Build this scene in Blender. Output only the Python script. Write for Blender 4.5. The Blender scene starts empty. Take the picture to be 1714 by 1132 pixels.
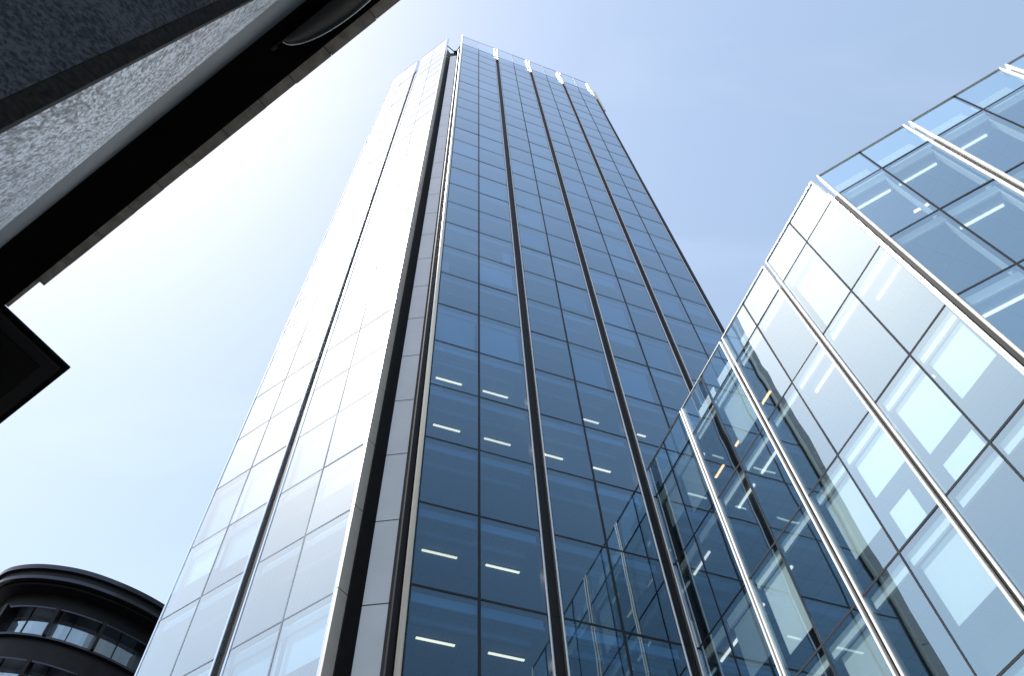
import bpy, math, random
from mathutils import Vector, Matrix
random.seed(7)
SC = bpy.context.scene

# ------------------------------------------------------------------ camera
F_PX, PW, PH = 1313.92, 1714.0, 1132.0
CAM = Vector((0, 0, 1.6))
CX = Vector((0.99730982, 0.06331423, -0.03693813))
CY = Vector((0.07330154, -0.86142658, 0.50256456))
CZ = Vector((0.0, -0.50392019, -0.86375022))
cd = bpy.data.cameras.new('camera')
cd.sensor_fit = 'HORIZONTAL'
cd.sensor_width = 36.0
cd.lens = F_PX / PW * 36.0
cd.clip_start = 0.05
cd.clip_end = 5000
cam = bpy.data.objects.new('camera', cd)
SC.collection.objects.link(cam)
M = Matrix((CX, CY, CZ)).transposed().to_4x4()
M.translation = CAM
cam.matrix_world = M
SC.camera = cam

# ------------------------------------------------------------------ sky, sun, exposure
SUN = Vector((-0.470, -0.060, 0.881)).normalized()
EL = math.asin(SUN.z)
AZ = math.atan2(SUN.x, SUN.y)
world = bpy.data.worlds.new('World')
SC.world = world
world.use_nodes = True
wn = world.node_tree
sky = wn.nodes.new('ShaderNodeTexSky')
sky.sky_type = 'NISHITA'
sky.sun_disc = False
sky.sun_elevation = EL
sky.sun_rotation = AZ
sky.altitude = 0
sky.air_density = 2.0
sky.dust_density = 1.35
sky.ozone_density = 0.0
bg = wn.nodes['Background']
bg.inputs['Strength'].default_value = 0.13
hz = wn.nodes.new('ShaderNodeGamma')          # thin haze: flatter, paler sky
hz.inputs['Gamma'].default_value = 0.76
hs = wn.nodes.new('ShaderNodeHueSaturation')
hs.inputs['Saturation'].default_value = 1.10
hs.inputs['Value'].default_value = 1.22
wtc = wn.nodes.new('ShaderNodeTexCoord')
wmp = wn.nodes.new('ShaderNodeMapping')
wmp.inputs['Rotation'].default_value = (0.3, 0.5, 0.9)
wmp.inputs['Scale'].default_value = (1.2, 5.0, 2.0)
wnz = wn.nodes.new('ShaderNodeTexNoise')
wnz.inputs['Scale'].default_value = 1.6
wnz.inputs['Detail'].default_value = 6
wnz.inputs['Distortion'].default_value = 0.6
wcr = wn.nodes.new('ShaderNodeValToRGB')
wcr.color_ramp.elements[0].position = 0.52
wcr.color_ramp.elements[0].color = (0, 0, 0, 1)
wcr.color_ramp.elements[1].position = 0.80
wcr.color_ramp.elements[1].color = (0.05, 0.05, 0.05, 1)
wmx = wn.nodes.new('ShaderNodeMix')
wmx.data_type = 'RGBA'
wmx.inputs[7].default_value = (9.0, 9.3, 9.6, 1)
wn.links.new(wtc.outputs['Generated'], wmp.inputs['Vector'])
wn.links.new(wmp.outputs['Vector'], wnz.inputs['Vector'])
wn.links.new(wnz.outputs['Fac'], wcr.inputs['Fac'])
wn.links.new(wcr.outputs['Color'], wmx.inputs[0])
wn.links.new(sky.outputs['Color'], hz.inputs['Color'])
wn.links.new(hz.outputs['Color'], hs.inputs['Color'])
wwb = wn.nodes.new('ShaderNodeMix')
wwb.data_type = 'RGBA'
wwb.blend_type = 'MULTIPLY'
wwb.inputs[0].default_value = 1.0
wwb.inputs[7].default_value = (1.01, 0.985, 1.0, 1)
wn.links.new(hs.outputs['Color'], wwb.inputs[6])
wn.links.new(wwb.outputs[2], wmx.inputs[6])
wn.links.new(wmx.outputs[2], bg.inputs['Color'])
ld = bpy.data.lights.new('sun', 'SUN')
ld.energy = 5.0
ld.angle = math.radians(0.5)
ld.color = (1.0, 0.97, 0.92)
sun = bpy.data.objects.new('sun', ld)
SC.collection.objects.link(sun)
sun.rotation_euler = SUN.to_track_quat('Z', 'Y').to_euler()
vs = SC.view_settings
vs.view_transform = 'Standard'
vs.look = 'None'
vs.exposure = 0.87
vs.gamma = 1.0
SC.cycles.max_bounces = 10
SC.cycles.diffuse_bounces = 3
SC.cycles.glossy_bounces = 5
SC.cycles.transmission_bounces = 4
SC.cycles.transparent_max_bounces = 16
SC.cycles.sample_clamp_indirect = 6.0
SC.cycles.use_denoising = True


# ------------------------------------------------------------------ helpers
def project(p):
    d = p - CAM
    z = -d.dot(CZ)
    if z < 0.05:
        return None
    return (PW / 2 + F_PX * d.dot(CX) / z, PH / 2 - F_PX * d.dot(CY) / z)


class MB:
    """Collects faces for one mesh object."""
    def __init__(self):
        self.v, self.f = [], []

    def quad(self, *p):
        i = len(self.v)
        self.v += [tuple(q) for q in p]
        self.f.append(tuple(range(i, i + len(p))))

    def hexa(self, b, t):
        """prism between two matching loops"""
        i = len(self.v)
        n = len(b)
        self.v += [tuple(q) for q in b] + [tuple(q) for q in t]
        self.f.append(tuple(range(i + n - 1, i - 1, -1)))
        self.f.append(tuple(range(i + n, i + 2 * n)))
        for k in range(n):
            m = (k + 1) % n
            self.f.append((i + k, i + m, i + n + m, i + n + k))

    def box(self, fr, s0, s1, n0, n1, z0, z1):
        b = [fr.p(s0, n0, z0), fr.p(s1, n0, z0), fr.p(s1, n1, z0), fr.p(s0, n1, z0)]
        t = [fr.p(s0, n0, z1), fr.p(s1, n0, z1), fr.p(s1, n1, z1), fr.p(s0, n1, z1)]
        self.hexa(b, t)

    def half_round(self, fr, s0, s1, n0, depth, z0, z1, seg=8):
        c, r = (s0 + s1) / 2, (s1 - s0) / 2
        lp = [fr.p(c + r * math.cos(math.pi * k / seg), n0 + depth * math.sin(math.pi * k / seg), 0) for k in range(seg + 1)]
        self.hexa([(p.x, p.y, z0) for p in lp], [(p.x, p.y, z1) for p in lp])

    def poly(self, pts, z0, z1):
        self.hexa([(x, y, z0) for x, y in pts], [(x, y, z1) for x, y in pts])

    def tube(self, path, r, seg=10, closed=False):
        path = [Vector(q) for q in path]
        rings = []
        n = len(path)
        for i, q in enumerate(path):
            a = path[max(i - 1, 0)]
            b = path[min(i + 1, n - 1)]
            t = (b - a).normalized()
            up = Vector((0, 0, 1)) if abs(t.z) < 0.9 else Vector((1, 0, 0))
            x = t.cross(up).normalized()
            y = t.cross(x).normalized()
            rings.append([q + (x * math.cos(2 * math.pi * k / seg) + y * math.sin(2 * math.pi * k / seg)) * r for k in range(seg)])
        i0 = len(self.v)
        for rg in rings:
            self.v += [tuple(q) for q in rg]
        for i in range(n - 1):
            for k in range(seg):
                m = (k + 1) % seg
                self.f.append((i0 + i * seg + k, i0 + i * seg + m, i0 + (i + 1) * seg + m, i0 + (i + 1) * seg + k))
        self.f.append(tuple(i0 + k for k in range(seg))[::-1])
        self.f.append(tuple(i0 + (n - 1) * seg + k for k in range(seg)))

    def build(self, name, mat, parent=None, smooth=False, bevel=0):
        me = bpy.data.meshes.new(name)
        me.from_pydata(self.v, [], self.f)
        me.update()
        o = bpy.data.objects.new(name, me)
        SC.collection.objects.link(o)
        me.materials.append(mat)
        if smooth:
            for pl in me.polygons:
                pl.use_smooth = True
        if bevel:
            md = o.modifiers.new('edge', 'BEVEL')
            md.width = bevel
            md.segments = 2
            md.limit_method = 'ANGLE'
        if parent:
            o.parent = parent
            o.matrix_parent_inverse = parent.matrix_world.inverted()
        return o


class Frame:
    """A facade: s along it, n outward from it, z up."""
    def __init__(self, o, deg, out=1):
        t = math.radians(deg)
        self.o = Vector((o[0], o[1], 0))
        self.u = Vector((math.cos(t), math.sin(t), 0))
        self.n = Vector((math.sin(t), -math.cos(t), 0)) * out

    def p(self, s, n, z):
        q = self.o + self.u * s + self.n * n
        return Vector((q.x, q.y, z))

    def xy(self, s, n):
        q = self.p(s, n, 0)
        return (q.x, q.y)


def thing(name, label, cat, loc, group=None):
    o = bpy.data.objects.new(name, None)
    SC.collection.objects.link(o)
    o.location = loc
    bpy.context.view_layer.update()
    return tag(o, label, cat, group)


def tag(o, label, cat, group=None):
    o['label'] = label
    o['category'] = cat
    if group:
        o['group'] = group
    return o


# ------------------------------------------------------------------ materials
def mat(name, col, rough=0.5, metal=0.0, spec=0.5):
    m = bpy.data.materials.new(name)
    m.use_nodes = True
    b = m.node_tree.nodes['Principled BSDF']
    b.inputs['Base Color'].default_value = (*col, 1)
    b.inputs['Roughness'].default_value = rough
    b.inputs['Metallic'].default_value = metal
    b.inputs['Specular IOR Level'].default_value = spec
    return m


def noisy(m, scale, lo, hi, detail=4, bump=0.0, coords='Object', stretch=None):
    """vary the base colour between lo and hi with a noise texture"""
    nt = m.node_tree
    b = nt.nodes['Principled BSDF']
    tc = nt.nodes.new('ShaderNodeTexCoord')
    nz = nt.nodes.new('ShaderNodeTexNoise')
    nz.inputs['Scale'].default_value = scale
    nz.inputs['Detail'].default_value = detail
    src = tc.outputs[coords]
    if stretch:
        mp = nt.nodes.new('ShaderNodeMapping')
        mp.inputs['Scale'].default_value = stretch
        nt.links.new(src, mp.inputs['Vector'])
        src = mp.outputs['Vector']
    nt.links.new(src, nz.inputs['Vector'])
    cr = nt.nodes.new('ShaderNodeValToRGB')
    cr.color_ramp.elements[0].position = 0.32
    cr.color_ramp.elements[1].position = 0.68
    cr.color_ramp.elements[0].color = (*lo, 1)
    cr.color_ramp.elements[1].color = (*hi, 1)
    nt.links.new(nz.outputs['Fac'], cr.inputs['Fac'])
    nt.links.new(cr.outputs['Color'], b.inputs['Base Color'])
    if bump:
        bp = nt.nodes.new('ShaderNodeBump')
        bp.inputs['Strength'].default_value = bump
        bp.inputs['Distance'].default_value = 0.02
        nt.links.new(nz.outputs['Fac'], bp.inputs['Height'])
        nt.links.new(bp.outputs['Normal'], b.inputs['Normal'])
    return m


def glass(name, tint, r0, refl=(1, 1, 1), wave=0.004):
    """window pane: Schlick mix of a clear tinted sheet and a mirror"""
    m = bpy.data.materials.new(name)
    m.use_nodes = True
    nt = m.node_tree
    nt.nodes.clear()
    out = nt.nodes.new('ShaderNodeOutputMaterial')
    mix = nt.nodes.new('ShaderNodeMixShader')
    tr = nt.nodes.new('ShaderNodeBsdfTransparent')
    gl = nt.nodes.new('ShaderNodeBsdfGlossy')
    tr.inputs['Color'].default_value = (*tint, 1)
    gl.inputs['Color'].default_value = (*refl, 1)
    gl.inputs['Roughness'].default_value = 0.0
    geo = nt.nodes.new('ShaderNodeNewGeometry')
    dot = nt.nodes.new('ShaderNodeVectorMath')
    dot.operation = 'DOT_PRODUCT'
    nt.links.new(geo.outputs['Normal'], dot.inputs[0])
    nt.links.new(geo.outputs['Incoming'], dot.inputs[1])

    def math_(op, a, b=None):
        n = nt.nodes.new('ShaderNodeMath')
        n.operation = op
        for i, x in enumerate((a, b)):
            if x is None:
                continue
            if isinstance(x, (int, float)):
                n.inputs[i].default_value = x
            else:
                nt.links.new(x, n.inputs[i])
        return n.outputs[0]
    # no two panes quite alike: tint and mirror strength vary from sheet to sheet
    oi = nt.nodes.new('ShaderNodeObjectInfo')
    rnd = math_('FRACT', math_('MULTIPLY', math_('ADD', oi.outputs['Random'], geo.outputs['Random Per Island']), 7.31))
    hv = nt.nodes.new('ShaderNodeHueSaturation')
    hv.inputs['Color'].default_value = (*tint, 1)
    nt.links.new(math_('ADD', math_('MULTIPLY', rnd, 0.35), 0.80), hv.inputs['Value'])
    nt.links.new(hv.outputs['Color'], tr.inputs['Color'])
    c = math_('ABSOLUTE', dot.outputs['Value'])
    k = math_('POWER', math_('SUBTRACT', 1.0, c), 2.0)
    rv = math_('MULTIPLY', math_('ADD', math_('MULTIPLY', rnd, 0.24), 0.88), r0)
    fac = math_('ADD', math_('MULTIPLY', k, 1 - r0), rv)
    tc = nt.nodes.new('ShaderNodeTexCoord')
    nz = nt.nodes.new('ShaderNodeTexNoise')
    nz.inputs['Scale'].default_value = 0.45
    nz.inputs['Detail'].default_value = 1
    nt.links.new(tc.outputs['Object'], nz.inputs['Vector'])
    bp = nt.nodes.new('ShaderNodeBump')
    bp.inputs['Strength'].default_value = 1.0
    bp.inputs['Distance'].default_value = wave
    nt.links.new(nz.outputs['Fac'], bp.inputs['Height'])
    nt.links.new(bp.outputs['Normal'], gl.inputs['Normal'])
    rc = nt.nodes.new('ShaderNodeMix')          # coating tint fades to clear at grazing angles
    rc.data_type = 'RGBA'
    rc.inputs[6].default_value = (*refl, 1)
    rc.inputs[7].default_value = (1, 1, 1, 1)
    nt.links.new(k, rc.inputs[0])
    nt.links.new(rc.outputs[2], gl.inputs['Color'])
    nt.links.new(fac, mix.inputs[0])
    nt.links.new(tr.outputs[0], mix.inputs[1])
    nt.links.new(gl.outputs[0], mix.inputs[2])
    nt.links.new(mix.outputs[0], out.inputs['Surface'])
    return m


def lamp_mat(name, col, power):
    m = bpy.data.materials.new(name)
    m.use_nodes = True
    nt = m.node_tree
    nt.nodes.clear()
    out = nt.nodes.new('ShaderNodeOutputMaterial')
    e = nt.nodes.new('ShaderNodeEmission')
    e.inputs['Color'].default_value = (*col, 1)
    e.inputs['Strength'].default_value = power
    nt.links.new(e.outputs[0], out.inputs['Surface'])
    return m


G_TOWER = glass('tower glass', (0.20, 0.38, 0.60), 0.07, (0.50, 0.78, 1.0), 0.006)
G_LOW = glass('low block glass', (0.80, 0.92, 0.96), 0.38, (0.64, 0.87, 1.0), 0.006)
G_BRIGHT = glass('brightened tower glass', (0.58, 0.78, 0.95), 0.33, (0.74, 0.91, 1.0))  # tower glass copy: face's glare put into a paler tint and stronger mirror
G_TOP = glass('parapet glass', (0.72, 0.83, 0.90), 0.12)
G_CURV = glass('curved block glass', (0.45, 0.55, 0.62), 0.42, (0.78, 0.92, 1.0))
CHROME = mat('polished steel', (0.88, 0.91, 0.95), 0.14, 1.0)
RAILW = mat('pale aluminium rail', (0.80, 0.79, 0.78), 0.35, 0.25)
RAIL = mat('satin aluminium rail', (0.52, 0.52, 0.53), 0.35, 0.8)
BLACK = mat('black window frame', (0.006, 0.008, 0.011), 0.45, 0, 0.25)
DARK = noisy(mat('dark bronze channel', (0.02, 0.02, 0.022), 0.5, 0, 0.2), 3, (0.004, 0.0045, 0.0055), (0.008, 0.008, 0.009))
PALEF = mat('pale blue grey frame', (0.16, 0.20, 0.26), 0.7, 0, 0.1)
GREYF = mat('dark grey mullion', (0.030, 0.034, 0.042), 0.8, 0, 0.08)
TAUPE = noisy(mat('warm grey metal', (0.5, 0.48, 0.45), 0.4, 0.4), 1.5, (0.50, 0.475, 0.45), (0.56, 0.53, 0.50))
PANEL = noisy(mat('grey metal panel', (0.42, 0.415, 0.41), 0.4, 0.5), 0.5, (0.39, 0.385, 0.38), (0.45, 0.445, 0.44))
PANEL.node_tree.nodes['Principled BSDF'].inputs['Coat Weight'].default_value = 1.0
PANEL.node_tree.nodes['Principled BSDF'].inputs['Coat Roughness'].default_value = 0.12
PANEL.node_tree.nodes['Principled BSDF'].inputs['Coat IOR'].default_value = 1.8
CEIL = mat('office ceiling', (0.58, 0.60, 0.62), 0.8)
PARAP = mat('pale blue parapet panel', (0.50, 0.60, 0.66), 0.6)
PELM = mat('white pelmet', (0.86, 0.87, 0.85), 0.6)
def tiled(m, deg, size, line):
    nt = m.node_tree
    b = nt.nodes['Principled BSDF']
    col = b.inputs['Base Color'].default_value
    tc = nt.nodes.new('ShaderNodeTexCoord')
    mp = nt.nodes.new('ShaderNodeMapping')
    mp.inputs['Rotation'].default_value = (0, 0, math.radians(-deg))
    br = nt.nodes.new('ShaderNodeTexBrick')
    br.offset = 0.0
    br.inputs['Scale'].default_value = 1.0
    br.inputs['Brick Width'].default_value = size
    br.inputs['Row Height'].default_value = size
    br.inputs['Mortar Size'].default_value = 0.018
    br.inputs['Color1'].default_value = (col[0], col[1], col[2], 1)
    br.inputs['Color2'].default_value = (col[0] * 0.93, col[1] * 0.93, col[2] * 0.93, 1)
    br.inputs['Mortar'].default_value = (*line, 1)
    nt.links.new(tc.outputs['Object'], mp.inputs['Vector'])
    nt.links.new(mp.outputs['Vector'], br.inputs['Vector'])
    nt.links.new(br.outputs['Color'], b.inputs['Base Color'])


tiled(CEIL, 23.8, 0.75, (0.36, 0.37, 0.39))
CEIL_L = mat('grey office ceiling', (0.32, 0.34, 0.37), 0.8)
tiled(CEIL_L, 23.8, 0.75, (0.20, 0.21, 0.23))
CORE_L = mat('stone coloured core wall', (0.42, 0.41, 0.33), 0.8)
CORE = noisy(mat('core wall', (0.35, 0.36, 0.38), 0.7), 0.4, (0.28, 0.29, 0.31), (0.38, 0.39, 0.41))
CARPET = mat('office floor', (0.10, 0.11, 0.13), 0.9)
BLIND = noisy(mat('roller blind fabric', (0.80, 0.80, 0.77), 0.8), 30, (0.76, 0.77, 0.75), (0.83, 0.83, 0.80))
REAR = mat('rear cladding', (0.10, 0.13, 0.17), 0.3)
LAMP = lamp_mat('lit tube', (1.0, 0.58, 0.30), 2.7)
STRIP_GLOW = lamp_mat('glowing white strip', (0.97, 1.0, 0.93), 0.9)  # glow given to the thin white strips behind the pelmets
LAMPW = lamp_mat('warm lit tube', (1.0, 0.60, 0.30), 2.0)
LAMPCASE = mat('lamp casing', (0.6, 0.6, 0.58), 0.5)

# ------------------------------------------------------------------ ground
g = MB()
g.quad((-1500, -1500, 0), (1500, -1500, 0), (1500, 1500, 0), (-1500, 1500, 0))
ASPH = noisy(mat('asphalt', (0.05, 0.05, 0.05), 0.9), 2.0, (0.04, 0.04, 0.042), (0.065, 0.065, 0.065))
go = g.build('ground', ASPH)
go['kind'] = 'structure'
PAVE = noisy(mat('grey paving', (0.22, 0.21, 0.20), 0.8), 1.2, (0.09, 0.088, 0.085), (0.14, 0.135, 0.13))
g = MB()
g.poly([(-14, -2), (4, -12), (24, 2), (12, 12), (6.4, 24), (-4, 19.5), (-6.6, 19.6), (-15.4, 24.8), (-24, 14)], 0.004, 0.12)
go = g.build('pavement', PAVE)
go['kind'] = 'structure'

# ------------------------------------------------------------------ facades (metres, camera eye at 0,0,1.6)
H = 4.0
FB = Frame((-3.9804, 19.8014), 23.799)           # tower, blue face
FA = Frame((-6.4462, 19.9411), 148.938, -1)      # tower, bright face
FC = Frame((5.852, 24.1378), -66.2008)           # low block, first face
FD = Frame((12.1089, 10.366), -30.3016)          # low block, second face


def pane_quad(fr, s0, s1, z0, z1, tilt=0.0016):
    a, b = random.gauss(0, tilt), random.gauss(0, tilt)
    sc, zc = (s0 + s1) / 2, (z0 + z1) / 2
    return [fr.p(s, a * (s - sc) + b * (z - zc), z) for s, z in ((s0, z0), (s1, z0), (s1, z1), (s0, z1))]


def area_in_view(q):
    pts = [project(p) for p in q]
    if any(p is None for p in pts):
        return 0
    cx = sum(p[0] for p in pts) / 4
    cy = sum(p[1] for p in pts) / 4
    if not (-60 < cx < PW + 60 and -60 < cy < PH + 60):
        return 0
    return abs(sum(pts[i][0] * pts[(i + 1) % 4][1] - pts[(i + 1) % 4][0] * pts[i][1] for i in range(4))) / 2


def glaze(root, cells, m, mtop, hidden=lambda f, s, z: False):
    """cells: (frame, s0, s1, z0, z1, is_parapet); the 100 largest in view are parts, the rest one part"""
    qs = []
    for c in cells:
        q = pane_quad(*c[:5])
        a = area_in_view(q)
        if hidden(c[0], (c[1] + c[2]) / 2, c[4]):
            a = 0
        qs.append((a, q, mtop if c[5] else m(c[0])))
    qs.sort(key=lambda t: -t[0])
    rest = {}
    for i, (a, q, mm) in enumerate(qs):
        if i < 100 and a > 0:
            b = MB()
            b.quad(*q)
            b.build('window_pane', mm, root)
        else:
            rest.setdefault(mm.name, (MB(), mm))[0].quad(*q)
    for b, mm in rest.values():
        o = b.build('window_glazing', mm, root)
        o['kind'] = 'stuff'


def strip_light(a0, a1, fr, z, w, label, m, group):
    """lamp on a ceiling: a casing with a lit diffuser under it; a0, a1 = (s, n)"""
    p0, p1 = fr.p(*a0, z), fr.p(*a1, z)
    r = thing('ceiling_light', label, 'ceiling light', (p0 + p1) / 2, group)
    f2 = Frame(fr.xy(*a0), 0)
    f2.u = (p1 - p0).normalized()
    f2.n = Vector((f2.u.y, -f2.u.x, 0))
    L = (p1 - p0).length
    b = MB()
    b.box(f2, 0, L, -w / 2 - 0.02, w / 2 + 0.02, z - 0.035, z - 0.003)
    b.build('casing', LAMPCASE, r)
    b = MB()
    b.box(f2, 0.02, L - 0.02, -w / 2, w / 2, z - 0.06, z - 0.036)
    b.build('diffuser', m, r)


# ------------------------------------------------------------------ the tower
tower = thing('office_tower', 'tall blue glass office tower with dark vertical channels and a recessed grey corner', 'office tower', FB.p(0, 0, 0))
TOP = 126.2
NF = 30                       # glass rows of 4 m up to 120
bays_b = [(0.06, 2.45, 4.92), (5.52, 7.78, 10.05), (10.65, 12.86, 15.10), (15.68, 17.85, 20.12)]
bays_a = [(0.06, 2.326, 4.75), (5.49, 7.866, 10.2)]
cells = []
for fr, bays in ((FB, bays_b), (FA, bays_a)):
    for s0, sm, s1 in bays:
        for k in range(NF):
            for a, b in ((s0, sm), (sm, s1)):
                cells.append((fr, a + 0.03, b - 0.03, k * H + 0.04, (k + 1) * H - 0.04, False))
        for a, b in ((s0, sm), (sm, s1)):
            cells.append((fr, a + 0.03, b - 0.03, NF * H + 0.04, TOP - 0.05, True))
glaze(tower, cells, lambda f: G_TOWER if f is FB else G_BRIGHT, G_TOP, lambda f, s, z: f is FB and s > 10.6 and z < 30)
for fr, bays, fm in ((FB, bays_b, BLACK), (FA, bays_a, PALEF)):
    for i, (s0, sm, s1) in enumerate(bays):
        b = MB()
        w = 0.05 if fr is FB else 0.035
        b.box(fr, sm - w, sm + w, -0.10, 0.012, 0.12, NF * H + 0.05)
        b.box(fr, sm - 0.03, sm + 0.03, -0.05, 0.012, NF * H + 0.051, TOP - 0.081)
        for k in range(1, NF + 1):
            for a, c in ((s0, sm - w), (sm + w, s1)):
                b.box(fr, a, c, -0.12, 0.010, k * H - w * 0.85, k * H + w * 0.85)
        for a, c in ((s0, sm - w), (sm + w, s1)):
            b.box(fr, a, c, -0.04, 0.014, TOP - 0.08, TOP)
        b.build('window_frame', fm, tower)
        for a, c in ((s0 - 0.09, s0), (s1, s1 + 0.09)):
            if fr is FB and i == 0 and a < 0:
                continue
            r = MB()
            r.box(fr, a + 0.001, c - 0.001, -0.35, 0.0, 0.12, TOP)
            r.half_round(fr, a, c, 0.0, 0.05, 0.12, TOP)
            r.build('edge_rail', RAIL if fr is FB else CHROME, tower)
    # dark recessed channels between the bays
    for (a0, a1) in zip([x[2] + 0.09 for x in bays[:-1]], [x[0] - 0.09 for x in bays[1:]]):
        b = MB()
        for k in range(29):
            b.box(fr, a0 + 0.001, a1 - 0.001, -0.34, -0.12, k * H + 0.13, (k + 1) * H + 0.115)
        b.build('channel_panel', DARK, tower)

# corner between the two faces: returns, tube and recessed grey panels
CA = Vector((-5.69, 20.69, 0))
CB = Vector((-4.64, 20.65, 0))
ang = math.degrees(math.atan2(CB.y - CA.y, CB.x - CA.x))
FK = Frame((CA.x, CA.y), ang)
for k in range(29):
    b = MB()
    b.box(FK, 0.0, 1.05, -0.05, 0.0, k * H + 0.025, (k + 1) * H - 0.025)
    b.build('corner_panel', PANEL, tower)
b = MB()
b.box(FK, -0.1, 1.4, -0.20, -0.052, 0.1, 116.0)
b.build('corner_backing', DARK, tower)
b = MB()
for k in range(29):
    b.box(FA, -0.22, -0.09, -0.36, 0.10, k * H + 0.02, (k + 1) * H - 0.02)
b.build('corner_return', TAUPE, tower)
b = MB()
b.box(FA, -0.2, -0.1, -0.335, 0.08, 116, TOP)
b.build('corner_post', CHROME, tower)
b = MB()
b.box(FA, -0.28, -0.10, -1.10, -0.362, 0.1, 115.9)
b.box(FB, -0.42, -0.22, -0.9, -0.09, 0.1, 115.9)
b.box(FB, -0.22, 0.0, -0.9, -0.16, 0.1, 115.9)
b.build('corner_lining', DARK, tower)
b = MB()
b.tube([FB.p(-0.10, 0.09, 0.1), FB.p(-0.10, 0.09, TOP)], 0.105, 20)
b.build('corner_tube', RAILW, tower, smooth=True)
b = MB()
b.box(FB, 0.0, 0.06, -0.2, 0.03, 0.12, TOP)
b.build('edge_rail', BLACK, tower)
# bracket tying the two crown edges together
b = MB()
pa, pb = FA.p(-0.15, -0.2, 120.6), FB.p(-0.1, -0.2, 120.6)
pm = (pa + pb) / 2 + Vector((0.15, 0.9, -1.2))
b.tube([pa, pm], 0.07, 8)
b.tube([pb, pm], 0.07, 8)
b.tube([pm, pm + Vector((0, 0.0, -4.6))], 0.06, 8)
b.box(Frame((pm.x - 0.25, pm.y - 0.1), 0), 0, 0.5, -0.2, 0.2, pm.z - 0.2, pm.z + 0.15)
b.build('crown_bracket', GREYF, tower)
# far right corner: grey strip, dark recess and the pale end of the next face
b = MB()
for k in range(29):
    b.box(FB, 20.32, 20.58, -0.3, 0.02, k * H + 0.02, (k + 1) * H - 0.02)
b.build('corner_return', DARK, tower)
b = MB()
b.box(FB, 20.6, 21.0, -0.75, -0.32, 0.1, 111.5)
b.build('corner_return', PANEL, tower)
b = MB()
b.box(FB, 20.62, 21.25, -0.70, -0.25, 111.6, 122.6)
b.build('crown_fin', PELM, tower)

# slabs, core, back of the tower
nA, nB = FA.n, FB.n
ae = FA.xy(10.1, -0.3)
far_l = (FA.p(10.1, -14, 0).x, FA.p(10.1, -14, 0).y)
far_r = (FB.p(20.1, -18, 0).x, FB.p(20.1, -18, 0).y)
poly = [ae, FA.xy(0.0, -0.3), (CA.x - 0.15, CA.y + 0.3), (CB.x + 0.15, CB.y + 0.3), FB.xy(0.0, -0.3), FB.xy(20.2, -0.3), far_r, far_l]
for k in range(1, NF + 1):
    b = MB()
    b.poly(poly, k * H - 0.5, k * H - 0.302)
    b.build('ceiling', CEIL, tower)
    b = MB()
    b.poly(poly, k * H - 0.3, k * H - 0.03)
    b.build('floor_slab', CARPET, tower)
cx = sum(p[0] for p in poly) / 8
cy = sum(p[1] for p in poly) / 8
b = MB()
core = [(cx + (p[0] - cx) * 0.42, cy + (p[1] - cy) * 0.42) for p in poly]
for k in range(NF):
    b.poly(core, k * H + 0.01, (k + 1) * H - 0.52)
b.build('core_wall', CORE, tower)
b = MB()
rear = [ae, far_l, far_r, FB.xy(20.2, -0.3)]
for p, q in zip(rear[:-1], rear[1:]):
    d = (Vector(q) - Vector(p)).normalized()
    nn = Vector((-d.y, d.x)) * 0.2
    loop = [p, q, (q[0] + nn.x, q[1] + nn.y), (p[0] + nn.x, p[1] + nn.y)]
    for k in range(NF):
        b.poly(loop, k * H + 0.06, (k + 1) * H - 0.0)
b.build('rear_wall', REAR, tower)
# pelmets along the ceilings
for fr, bays in ((FB, bays_b), (FA, bays_a)):
    for s0, sm, s1 in bays:
        b = MB()
        for k in range(1, NF + 1):
            b.box(fr, s0 + 0.1, s1 - 0.1, -0.28, -0.20, k * H - 0.52, k * H - 0.12)
            b.box(fr, s0 + 0.3, s1 - 0.3, -0.95, -0.85, k * H - 0.72, k * H - 0.503)
        b.build('pelmet', PELM, tower)
# blinds
bl = [(FB, 0.12, 0.6, 45.0, 46.3), (FB, 4.2, 4.8, 49.0, 50.6), (FB, 0.15, 0.75, 32.1, 32.7), (FB, 6.9, 7.6, 32.1, 32.5)]
for row, drop in ((32, 3.3), (36, 2.9), (40, 3.3), (44, 3.0), (48, 2.4), (28, 2.0), (20, 1.6), (52, 3.0), (60, 2.0), (64, 3.3)):
    for j, (a, c) in enumerate(((0.2, 2.2), (2.45, 4.6), (5.7, 7.7), (8.0, 10.0))):
        d = drop * random.choice((1, 1, 0.8, 0.0, 0.6)) if row not in (20,) else (1.6 if j < 2 else 0)
        if d > 0.3:
            bl.append((FA, a, c, row - 0.52 - d, row - 0.52))
for row in range(40, 120, 4):
    for (a, c) in ((0.2, 2.3), (2.6, 4.8), (5.7, 7.6), (7.95, 9.9), (10.8, 12.7), (13.0, 15.0), (15.8, 17.7), (18.0, 20.0)):
        if random.random() < (0.30 if row < 80 else 0.22):
            bl.append((FB, a, c, row - 0.55 - random.choice((1.0, 2.2, 3.3)), row - 0.55))
for fr, a, c, z0, z1 in bl:
    b = MB()
    b.box(fr, a, c, -0.235, -0.225 if z1 % 4 < 3.4 else -0.225, z0, z1)
    o = b.build('roller_blind', BLIND, tower)
    o.location += Vector(fr.n) * -0.08
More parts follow.
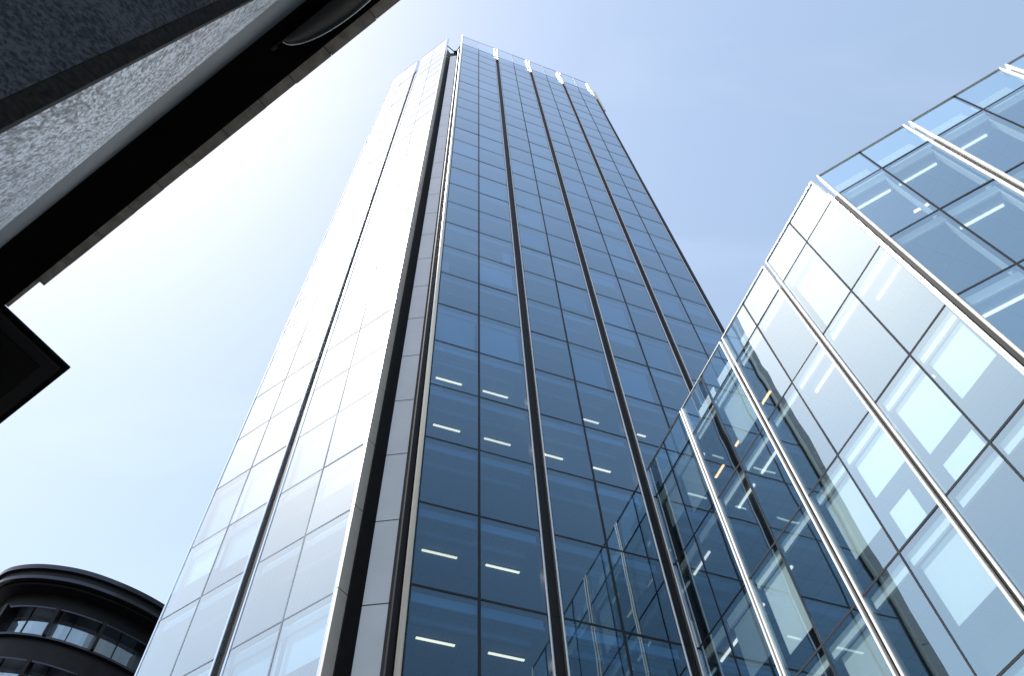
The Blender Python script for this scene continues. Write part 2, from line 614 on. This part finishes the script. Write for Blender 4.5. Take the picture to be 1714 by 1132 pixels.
# lit strip lights on the ceilings
GL = 'lit strip lights on the tower ceilings'
names = {20: 'lowest floor in view', 24: 'second floor up in view', 32: 'fourth floor up in view', 36: 'fifth floor up in view'}
for row, spans in ((20, ((0.80, 2.21), (3.38, 4.74))), (24, ((0.75, 2.19), (3.32, 4.75))),
                   (32, ((0.78, 2.14), (3.31, 4.68), (6.3, 7.39), (8.95, 9.93))), (36, ((0.72, 2.15), (3.26, 4.68), (8.94, 9.87), (12.1, 12.65)))):
    cols = {0.8: 'first window', 3.3: 'second window', 6.3: 'third window', 8.9: 'fourth window', 12.1: 'fifth window'}
    for a, c in spans:
        cn = cols[min(cols, key=lambda v: abs(v - a))]
        strip_light((a, -1.82), (c, -1.82), FB, row * 1.0 - 0.50, 0.10,
                    'lit strip light, %s from the steel corner tube, %s' % (cn, names[row]), LAMP, GL)

# ------------------------------------------------------------------ the low glass block
low = thing('glass_office_block', 'lower glass office block with folded facade and steel edge rails, joined to the tower', 'office block', FC.p(14.9, 0, 0))
RT = 29.93
bays_c = [(0.0, 1.70, 3.46), (3.70, 5.475, 7.25), (7.55, 9.25, 10.98), (11.28, 13.02, 14.71)]
bays_d = [(-0.09, 1.53, 3.23), (3.54, 5.16, 6.81), (7.10, 8.73, 10.4), (10.68, 12.3, 14.0)]
cells = []
for fr, bays in ((FC, bays_c), (FD, bays_d)):
    for s0, sm, s1 in bays:
        for a, b in ((s0, sm), (sm, s1)):
            for k in range(7):
                cells.append((fr, a + 0.02, b - 0.02, k * H + 0.03, (k + 1) * H - 0.03, False))
            cells.append((fr, a + 0.02, b - 0.02, 28.03, RT - 0.04, True))
glaze(low, cells, lambda f: G_LOW, G_LOW)
for fr, bays in ((FC, bays_c), (FD, bays_d)):
    for i, (s0, sm, s1) in enumerate(bays):
        b = MB()
        b.box(fr, sm - 0.03, sm + 0.03, -0.09, 0.012, 0.12, RT - 0.05)
        for k in range(1, 8):
            for a, c in ((s0, sm - 0.03), (sm + 0.03, s1)):
                b.box(fr, a, c, -0.10, 0.010, k * H - 0.035, k * H + 0.035)
        b.build('window_frame', GREYF, low)
        r = MB()
        r.box(fr, s0 - 0.04, s1 + 0.04, -0.06, 0.05, RT - 0.05, RT)
        r.build('top_rail', RAIL, low, bevel=0.01)
        for a, c in ((s0 - 0.08, s0), (s1, s1 + 0.08)):
            r = MB()
            r.box(fr, a + 0.001, c - 0.001, -0.16, 0.02, 0.12, RT - 0.052)
            r.half_round(fr, a - 0.005, c + 0.005, 0.02, 0.05, 0.12, RT - 0.052)
            r.build('edge_rail', RAILW, low)
        # pelmets: broad white strip, then a thinner one deeper in, made to glow
        b = MB()
        b2 = MB()
        for k in range(1, 8):
            for a, c in ((s0 + 0.1, sm - 0.07), (sm + 0.07, s1 - 0.1)):
                b.box(fr, a, c, -0.22, -0.13, k * H - 0.50, k * H - 0.13)
                if random.random() < (0.75 if fr is FD else 0.6):
                    b2.box(fr, a + 0.1, c - random.choice((0.1, 0.1, 0.3)), -0.66, -0.59, k * H - 0.57, k * H - 0.503)
        b.build('pelmet', PELM, low)
        b2.build('glow_strip', STRIP_GLOW, low)
        b = MB()
        b.box(fr, s0 + 0.05, s1 - 0.05, -0.30, -0.22, 28.04, 28.28)
        b.build('roof_kerb', PELM, low)
        b = MB()
        for a, c in ((s0 + 0.25, sm - 0.12), (sm + 0.25, s1 - 0.12)):
            b.box(fr, a, c, -0.62, -0.56, 28.3, 29.55)
        b.build('parapet_panel', PARAP, low)
        if fr is FD:
            b = MB()
            for k in range(0, 7):
                z0, z1 = k * H + 0.04, (k + 1) * H - 0.53
                if k == 7:
                    z1 = RT - 0.5
                for a in (sm, s1):
                    b.box(fr, a - 0.16, a - 0.11, -0.42, -0.14, z0, z1)
            b.build('partition', PELM, low)
        if i:
            b = MB()
            b.box(fr, bays[i - 1][2] + 0.081, s0 - 0.081, -0.15, -0.06, 0.1, 28.0)
            b.build('channel_panel', DARK, low)
# fold between the two faces
pf0, pf1 = FC.xy(14.76, -0.02), FD.xy(-0.14, -0.02)
b = MB()
b.poly([pf0, pf1, FD.xy(0.0, -0.2), FC.xy(14.6, -0.2)], 0.1, 28.0)
b.build('channel_panel', DARK, low)
b = MB()
b.poly([FC.xy(14.765, 0.02), FC.xy(14.84, 0.02), FC.xy(14.84, -0.06), FC.xy(14.765, -0.06)], 0.1, 28.4)
b.build('edge_rail', RAIL, low)
de = FD.xy(14.2, -0.23)
poly = [FC.xy(-0.05, -0.23), FC.xy(14.62, -0.23), FD.xy(0.02, -0.23), de, FD.xy(14.2, -12), FC.xy(-0.05, -14)]
for k in range(1, 8):
    b = MB()
    b.poly(poly, k * H - 0.5, k * H - 0.302)
    b.build('ceiling', CEIL_L, low)
    b = MB()
    b.poly(poly, k * H - 0.3, k * H - 0.04)
    b.build('floor_slab', CARPET, low)
cx = sum(p[0] for p in poly) / 6
cy = sum(p[1] for p in poly) / 6
core = [(cx + (p[0] - cx) * 0.45, cy + (p[1] - cy) * 0.45) for p in poly]
b = MB()
for k in range(7):
    b.poly(core, k * H + 0.01, (k + 1) * H - 0.51)
b.build('core_wall', CORE_L, low)
b = MB()
for p, q in zip(poly[3:], poly[4:] + poly[:1]):
    d = (Vector(q) - Vector(p)).normalized()
    nn = Vector((d.y, -d.x)) * 0.2
    b.poly([p, q, (q[0] + nn.x, q[1] + nn.y), (p[0] + nn.x, p[1] + nn.y)], 0.1, 28.2)
b.build('rear_wall', REAR, low)
# blinds behind the windows
bc = [(FC, 11.45, 12.92, 24.1, 27.48), (FC, 13.15, 14.55, 17.75, 19.45), (FC, 11.5, 12.9, 17.45, 19.45), (FC, 9.4, 10.8, 18.0, 19.45),
      (FC, 7.75, 9.1, 17.2, 19.45), (FC, 9.4, 10.85, 13.6, 15.45), (FC, 5.65, 7.05, 25.0, 27.45), (FC, 3.9, 5.35, 16.9, 19.45),
      (FC, 1.85, 3.25, 25.2, 27.45), (FC, 0.25, 1.55, 25.9, 27.45), (FC, 1.85, 3.25, 17.5, 19.45), (FC, 9.5, 10.4, 16.3, 17.3),
      (FC, 11.6, 12.8, 16.1, 16.9), (FC, 5.7, 7.0, 13.0, 15.45)]
for fr, a, c, z0, z1 in bc:
    b = MB()
    b.box(fr, a, c, -0.255, -0.245, z0, z1)
    b.build('roller_blind', BLIND, low)
GW = 'warm strip lights in the low glass block'
for fr, a, c, n, z, lab in ((FC, 6.2, 7.0, -1.7, 27.5, 'amber strip light behind the wide pale blind on the top floor of the low block'),
                            (FC, 4.0, 4.8, -1.7, 27.5, 'amber strip light in the bay second from the tower, clear top-floor window'),
                            (FC, 2.2, 3.0, -1.7, 27.5, 'amber strip light in the top-floor bay nearest the tower'),
                            (FD, 1.75, 2.4, -1.9, 27.5, 'warm strip light on the top-floor ceiling beyond the fold of the low block')):
    strip_light((a, n), (c, n), fr, z, 0.10, lab, LAMPW, GW)

# ------------------------------------------------------------------ the stone building overhead
U = Vector((math.cos(math.radians(149.0)), math.sin(math.radians(149.0)), 0))
LN = Vector((math.sin(math.radians(149.0)), -math.cos(math.radians(149.0)), 0))


def sp(lat, u, z):
    return LN * lat + U * u + Vector((0, 0, z))


def granite(name, lo, mid, hi, rough, scale=30, grain=1.0):
    m = mat(name, mid, rough, 0, 0.12)
    nt = m.node_tree
    b = nt.nodes['Principled BSDF']
    tc = nt.nodes.new('ShaderNodeTexCoord')
    n1 = nt.nodes.new('ShaderNodeTexNoise')
    n1.inputs['Scale'].default_value = scale
    mr = nt.nodes.new('ShaderNodeMapping')
    mr.inputs['Rotation'].default_value = (0, 0, math.radians(-149))
    mt = nt.nodes.new('ShaderNodeMapping')
    mt.inputs['Rotation'].default_value = (0, math.radians(62), 0)
    mp = nt.nodes.new('ShaderNodeMapping')
    mp.inputs['Scale'].default_value = (grain, 1, 1)
    nt.links.new(tc.outputs['Object'], mr.inputs['Vector'])
    nt.links.new(mr.outputs['Vector'], mt.inputs['Vector'])
    nt.links.new(mt.outputs['Vector'], mp.inputs['Vector'])
    n1.inputs['Detail'].default_value = 5
    n1.inputs['Roughness'].default_value = 0.7
    n2 = nt.nodes.new('ShaderNodeTexNoise')
    n2.inputs['Scale'].default_value = 3
    mx = nt.nodes.new('ShaderNodeMath')
    mx.operation = 'MULTIPLY_ADD'
    mx.inputs[1].default_value = 0.25
    nt.links.new(mp.outputs['Vector'], n1.inputs['Vector'])
    nt.links.new(tc.outputs['Object'], n2.inputs['Vector'])
    nt.links.new(n2.outputs['Fac'], mx.inputs[0])
    nt.links.new(n1.outputs['Fac'], mx.inputs[2])
    cr = nt.nodes.new('ShaderNodeValToRGB')
    e = cr.color_ramp.elements
    e[0].position, e[0].color = 0.53, (*lo, 1)
    e[1].position, e[1].color = 0.72, (*hi, 1)
    k = e.new(0.62)
    k.color = (*mid, 1)
    nt.links.new(mx.outputs[0], cr.inputs['Fac'])
    nt.links.new(cr.outputs['Color'], b.inputs['Base Color'])
    return m


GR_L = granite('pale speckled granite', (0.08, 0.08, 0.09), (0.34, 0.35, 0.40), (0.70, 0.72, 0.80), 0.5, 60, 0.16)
GR_SHADE = granite('shaded speckled granite', (0.004, 0.005, 0.008), (0.022, 0.025, 0.032), (0.05, 0.055, 0.068), 0.55, 50)  # darker copy of the granite: side wall's shade put into its colour
GR_G = noisy(mat('dark granite joint', (0.025, 0.025, 0.027), 0.8, 0, 0.05), 40, (0.006, 0.006, 0.0065), (0.02, 0.019, 0.0185))
SMOOTH = noisy(mat('smooth grey stone', (0.06, 0.07, 0.08), 0.6, 0, 0.15), 4, (0.030, 0.036, 0.043), (0.042, 0.049, 0.056))
SOFF = noisy(mat('black soffit paint', (0.004, 0.004, 0.004), 0.85, 0, 0.05), 2, (0.0025, 0.0025, 0.0028), (0.005, 0.005, 0.005))
MOULD = noisy(mat('sooty stone moulding', (0.10, 0.09, 0.08), 0.8), 6, (0.20, 0.185, 0.165), (0.36, 0.335, 0.30), stretch=(1, 1, 0.2))
stone = thing('stone_building', 'dark stone building overhead with granite wall, black cornice and stepped corner', 'building', sp(-0.24, 3, 0))
ZS = 12.0
WL = -0.24
b = MB()
b.hexa([sp(WL, 1.26, 0), sp(WL, 30, 0), sp(WL - 1, 30, 0), sp(WL - 1, 1.26, 0)], [sp(WL, 1.26, 8.2), sp(WL, 30, 8.2), sp(WL - 1, 30, 8.2), sp(WL - 1, 1.26, 8.2)])
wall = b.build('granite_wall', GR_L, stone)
pa1, pa2 = Vector((-6.95, 3.71, ZS)), Vector((-2.30, 1.10, ZS))
dirA = (pa2 - pa1).normalized()
b = MB()
lowr = [sp(WL - 0.005, u, 8.203) for u in (30, 1.26)]
upr = [pa1 - dirA * 22, pa2 + dirA * 2.5]
upr2 = [sp(-2.2, 30, ZS), sp(-2.2, 0, ZS)]
b.hexa([lowr[0], lowr[1], sp(WL - 1, 1.26, 8.203), sp(WL - 1, 30, 8.203)], [upr[0], upr[1], upr2[1], upr2[0]])
b.build('smooth_band', SMOOTH, stone)


def corner_pt(az, r):
    a = math.radians(az)
    return Vector((math.sin(a) * r, math.cos(a) * r, 0))


c0 = sp(WL, 1.26, 0)
c1 = c0 + Vector((-0.515, -0.857, 0)) * 0.055 + Vector((0.0, 0, 0))
c2 = c1 + Vector((-0.515, -0.857, 0)) * 7
back = Vector((-0.857, 0.515, 0))
b = MB()
lp = [c0 + LN * 0.004 - back * 0.01, c1 - back * 0.01, c1 + back * 0.5, c0 + LN * 0.004 + back * 0.03]
b.hexa([p + Vector((0, 0, 0)) for p in lp], [p + Vector((0, 0, ZS - 0.01)) for p in lp])
b.build('corner_joint', GR_G, stone)
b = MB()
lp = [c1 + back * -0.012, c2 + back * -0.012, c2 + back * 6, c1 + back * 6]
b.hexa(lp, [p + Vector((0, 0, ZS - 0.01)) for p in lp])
b.build('side_wall', GR_SHADE, stone)
# soffit and stepped cornice
d1, d2 = Vector((-7.33, 5.03, ZS)), Vector((-1.06, 1.19, ZS))
i1, i2 = Vector((-6.16, 4.16, ZS)), Vector((-1.30, 1.17, ZS))
dI = (i2 - i1).normalized()
sIn, sOut = i1 - dI * 2.2, i2 + dI * 6
b = MB()
lp = [upr2[0], upr2[1] + dirA * 6, sOut, i1 - dI * 1.32, sp(0.42, 30, ZS)]
b.poly([(p.x, p.y) for p in lp], ZS, ZS + 0.06)
b.build('soffit', SOFF, stone)
b = MB()
lp = [upr[0], upr[1] + dirA * 4, sp(-0.005, -2, 0), sp(-0.005, 25, 0)]
b.poly([(p.x, p.y) for p in lp], ZS - 0.07, ZS - 0.002)
b.build('soffit_beam', SOFF, stone)
dD = (d2 - d1).normalized()
# moulding beyond the soffit edge, as a run of stones with small gaps
seg = 0.62
t0 = 0.75
tot = (d2 - d1).length + 5
mo = MB()
nD = Vector((dD.y, -dD.x, 0))
if nD.dot(LN) < 0:
    nD = -nD
t = t0
while t < tot:
    L = seg * random.uniform(0.8, 1.2)
    o_ = random.uniform(-0.006, 0.006)
    a, c = d1 + dD * t, d1 + dD * min(t + L - 0.012, tot)
    mo.poly([(p.x, p.y) for p in (a - nD * 0.26, c - nD * 0.26, c + nD * o_, a + nD * o_)], ZS + 0.03 + abs(o_), ZS + 0.07)
    t += L
mo.build('cornice_moulding', MOULD, stone)
mo = MB()
a, c = d1 + dD * (t0 + 0.03), d1 + dD * (tot - 0.05)
mo.poly([(p.x, p.y) for p in (a - nD * 0.24, c - nD * 0.24, c - nD * 0.012, a - nD * 0.012)], ZS + 0.074, ZS + 0.12)
mo.build('cornice_capping', SOFF, stone)
mo = MB()
a, c = d1 + dD * 0.05, d1 + dD * (t0 + 0.05)
mo.poly([(p.x, p.y) for p in (a - nD * 0.30, c - nD * 0.30, c - nD * 0.075, a - nD * 0.075)], ZS + 0.03, ZS + 0.07)
mo.build('cornice_moulding', MOULD, stone)
k1 = Vector((-6.81, 6.05, ZS))
k0 = d1.copy()
dE = Vector((-8.22 + 6.81, 6.96 - 6.05, 0)).normalized()
b = MB()


def block(z0, z1, ins):
    a = k0 - dE * 0 + (dE) * ins
    q1 = k1 + dE * ins - (k1 - k0).normalized() * ins
    q2 = q1 + dE * 20
    q3 = a + dE * 20 - (k1 - k0).normalized() * 0.6
    q0 = a - (k1 - k0).normalized() * 0.6
    b.poly([(p.x, p.y) for p in (q0, q1, q2, q3)], z0, z1)


block(ZS + 0.02, ZS + 0.07, 0.0)
b.build('stepped_cornice', SOFF, stone)
b = MB()
block(ZS - 0.03, ZS + 0.018, 0.09)
b.build('cornice_step', mat('dark grey cornice paint', (0.014, 0.014, 0.016), 0.7, 0, 0.2), stone)
b = MB()
block(ZS - 0.06, ZS - 0.032, 0.30)
b.build('soffit_panel', mat('dark grey soffit panel', (0.010, 0.010, 0.010), 0.8, 0, 0.1), stone)
# mass of the building above
b = MB()
lp = [sp(-2.0, 30, 0), sp(-2.0, 1.0, 0), sp(-10, 1.0, 0), sp(-10, 30, 0)]
b.poly([(p.x, p.y) for p in lp], 0.1, 12.4)
b.build('inner_wall', GR_G, stone)

# round-bellied lamp under the soffit
sc_ = thing('soffit_lamp', 'rounded black lamp bowl with a bright steel rim under the black soffit', 'lamp', sp(0.0, 2.05, ZS - 0.1))
A_, B_, C_ = 0.93, 0.265, 0.22
b = MB()
nu, nv = 28, 10
base = len(b.v)
for j in range(nv + 1):
    ph = (math.pi / 2) * j / nv
    for i in range(nu + 1):
        th = math.pi * i / nu
        b.v.append(tuple(sp(0.0 + B_ * math.sin(th) * math.cos(ph), 2.05 + A_ * math.cos(th) * math.cos(ph) ** 0.8, ZS - 0.10 - C_ * math.sin(ph) * 0.5)))
for j in range(nv):
    for i in range(nu):
        a = base + j * (nu + 1) + i
        b.f.append((a, a + 1, a + nu + 2, a + nu + 1))
b.build('bowl', mat('dark satin bowl', (0.06, 0.06, 0.062), 0.3, 0.8), sc_, smooth=True)
b = MB()
b.tube([sp(0.0 + B_ * math.sin(math.pi * i / 40), 2.05 + A_ * math.cos(math.pi * i / 40), ZS - 0.10) for i in range(41)], 0.012, 8)
b.build('rim', CHROME, sc_, smooth=True)
b = MB()
b.tube([sp(-0.005, 1.0, ZS - 0.09), sp(-0.005, 3.12, ZS - 0.09)], 0.012, 8)
b.tube([sp(0.0, 3.08, ZS - 0.09), sp(0.0, 3.16, ZS - 0.09)], 0.03, 8)
b.build('mounting_bar', GREYF, sc_, smooth=True)

# ------------------------------------------------------------------ the curved dark block
curved = thing('curved_office_block', 'black office block with a rounded corner, deep eaves and ribbon windows', 'office block', (-29, 41, 0))
HH = 33.7
raw = [(-1.06, 1.30), (-1.02, 1.17), (-0.985, 1.105), (-0.949, 1.072), (-0.926, 1.063), (-0.891, 1.064), (-0.85, 1.076), (-0.816, 1.094), (-0.779, 1.123), (-0.75, 1.152), (-0.726, 1.182), (-0.69, 1.228), (-0.63, 1.31), (-0.54, 1.44)]
ctrl = [Vector((x * HH, y * HH, 0)) for x, y in raw]


def catmull(P, n):
    out = []
    for i in range(1, len(P) - 2):
        for k in range(n):
            t = k / n
            a, b_, c, d = P[i - 1], P[i], P[i + 1], P[i + 2]
            out.append(0.5 * ((2 * b_) + (c - a) * t + (2 * a - 5 * b_ + 4 * c - d) * t * t + (3 * b_ - a - 3 * c + d) * t ** 3))
    return out


cur = catmull(ctrl, 6)
nrm = []
for i in range(len(cur)):
    t = (cur[min(i + 1, len(cur) - 1)] - cur[max(i - 1, 0)]).normalized()
    nrm.append(Vector((t.y, -t.x, 0)))


def ribbon(n0, n1, z0, z1, i0=0, i1=None):
    b = MB()
    i1 = len(cur) - 1 if i1 is None else i1
    for i in range(i0, i1):
        pts = [cur[i] + nrm[i] * n1, cur[i + 1] + nrm[i + 1] * n1, cur[i + 1] + nrm[i + 1] * n0, cur[i] + nrm[i] * n0]
        b.poly([(p.x, p.y) for p in pts], z0, z1)
    return b


DMETAL = noisy(mat('black metal cladding', (0.008, 0.008, 0.011), 0.4, 0.0, 0.25), 1.5, (0.006, 0.006, 0.009), (0.011, 0.011, 0.014))
DTRIM = mat('dark grey metal trim', (0.07, 0.07, 0.085), 0.16, 0.85)
ribbon(-1.5, 1.25, 37.18, 37.50).build('roof_edge', DTRIM, curved)
ribbon(-1.5, 1.05, 36.75, 37.17).build('roof_fascia', DMETAL, curved)
ribbon(-1.5, 1.12, 36.50, 36.74).build('eaves_band', DTRIM, curved)
ribbon(-1.5, 0.8, 36.30, 36.44).build('eaves_soffit', DMETAL, curved)
ribbon(-0.6, 0.0, 35.30, 36.29).build('wall_band', DMETAL, curved)
for z in (35.3, 31.7, 28.1, 24.5):
    ribbon(-0.8, 0.10, z - 0.10, z).build('window_head', DTRIM, curved)
    ribbon(-0.8, 0.28, z - 2.22, z - 2.08).build('window_sill', DTRIM, curved)
    ribbon(-0.6, 0.05, z - 3.6, z - 2.24).build('wall_band', DMETAL, curved)
    # fins every few metres; panes between
    azs = [math.degrees(math.atan2(c.x, c.y)) for c in cur]
    stops = [min(range(len(cur)), key=lambda i: abs(azs[i] - t) + (0 if i > 9 else 9)) for t in (-42.6, -41.05, -38.15, -34.9, -31.4, -28.2)]
    for a, c in zip(stops[:-1], stops[1:]):
        g = MB()
        for i in range(a, c):
            pi, pj = cur[i] - nrm[i] * 0.55, cur[i + 1] - nrm[i + 1] * 0.55
            g.quad(*[(p.x, p.y, zz) for p, zz in ((pi, z - 2.08), (pj, z - 2.08), (pj, z - 0.1), (pi, z - 0.1))])
        w = g.build('window_pane', G_CURV, curved, smooth=True)
    for a, c in zip(stops, stops[1:] + [None]):
        for i in (a, (a + c) // 2) if c else (a,):
            fr = Frame((cur[i].x, cur[i].y), 0)
            fr.n = nrm[i]
            fr.u = Vector((-nrm[i].y, nrm[i].x, 0))
            wd, dp = (0.10, 0.42) if i == a else (0.035, 0.06)
            fm = MB()
            fm.box(fr, -wd, wd, -0.6, dp if i == a else -0.5, z - 2.078, z - 0.101)
            fm.build('window_fin' if i == a else 'mullion', DMETAL, curved)
    ribbon(-6.0, -0.65, z - 0.06, z + 0.2).build('floor_slab', CEIL, curved)
    ribbon(-6.3, -6.0, z - 3.4, z - 0.1).build('inner_wall', CORE, curved)
b = MB()
b.poly([(p.x, p.y) for p in [c + n * -0.7 for c, n in zip(cur, nrm)][::3]] + [(-16, 62), (-36, 58)], 0.1, 20.8)
b.build('lower_wall', DMETAL, curved)
b = MB()
b.poly([(p.x, p.y) for p in [c + n * -0.7 for c, n in zip(cur, nrm)][::3]] + [(-16, 62), (-36, 58)], 36.5, 37.3)
b.build('roof', DMETAL, curved)
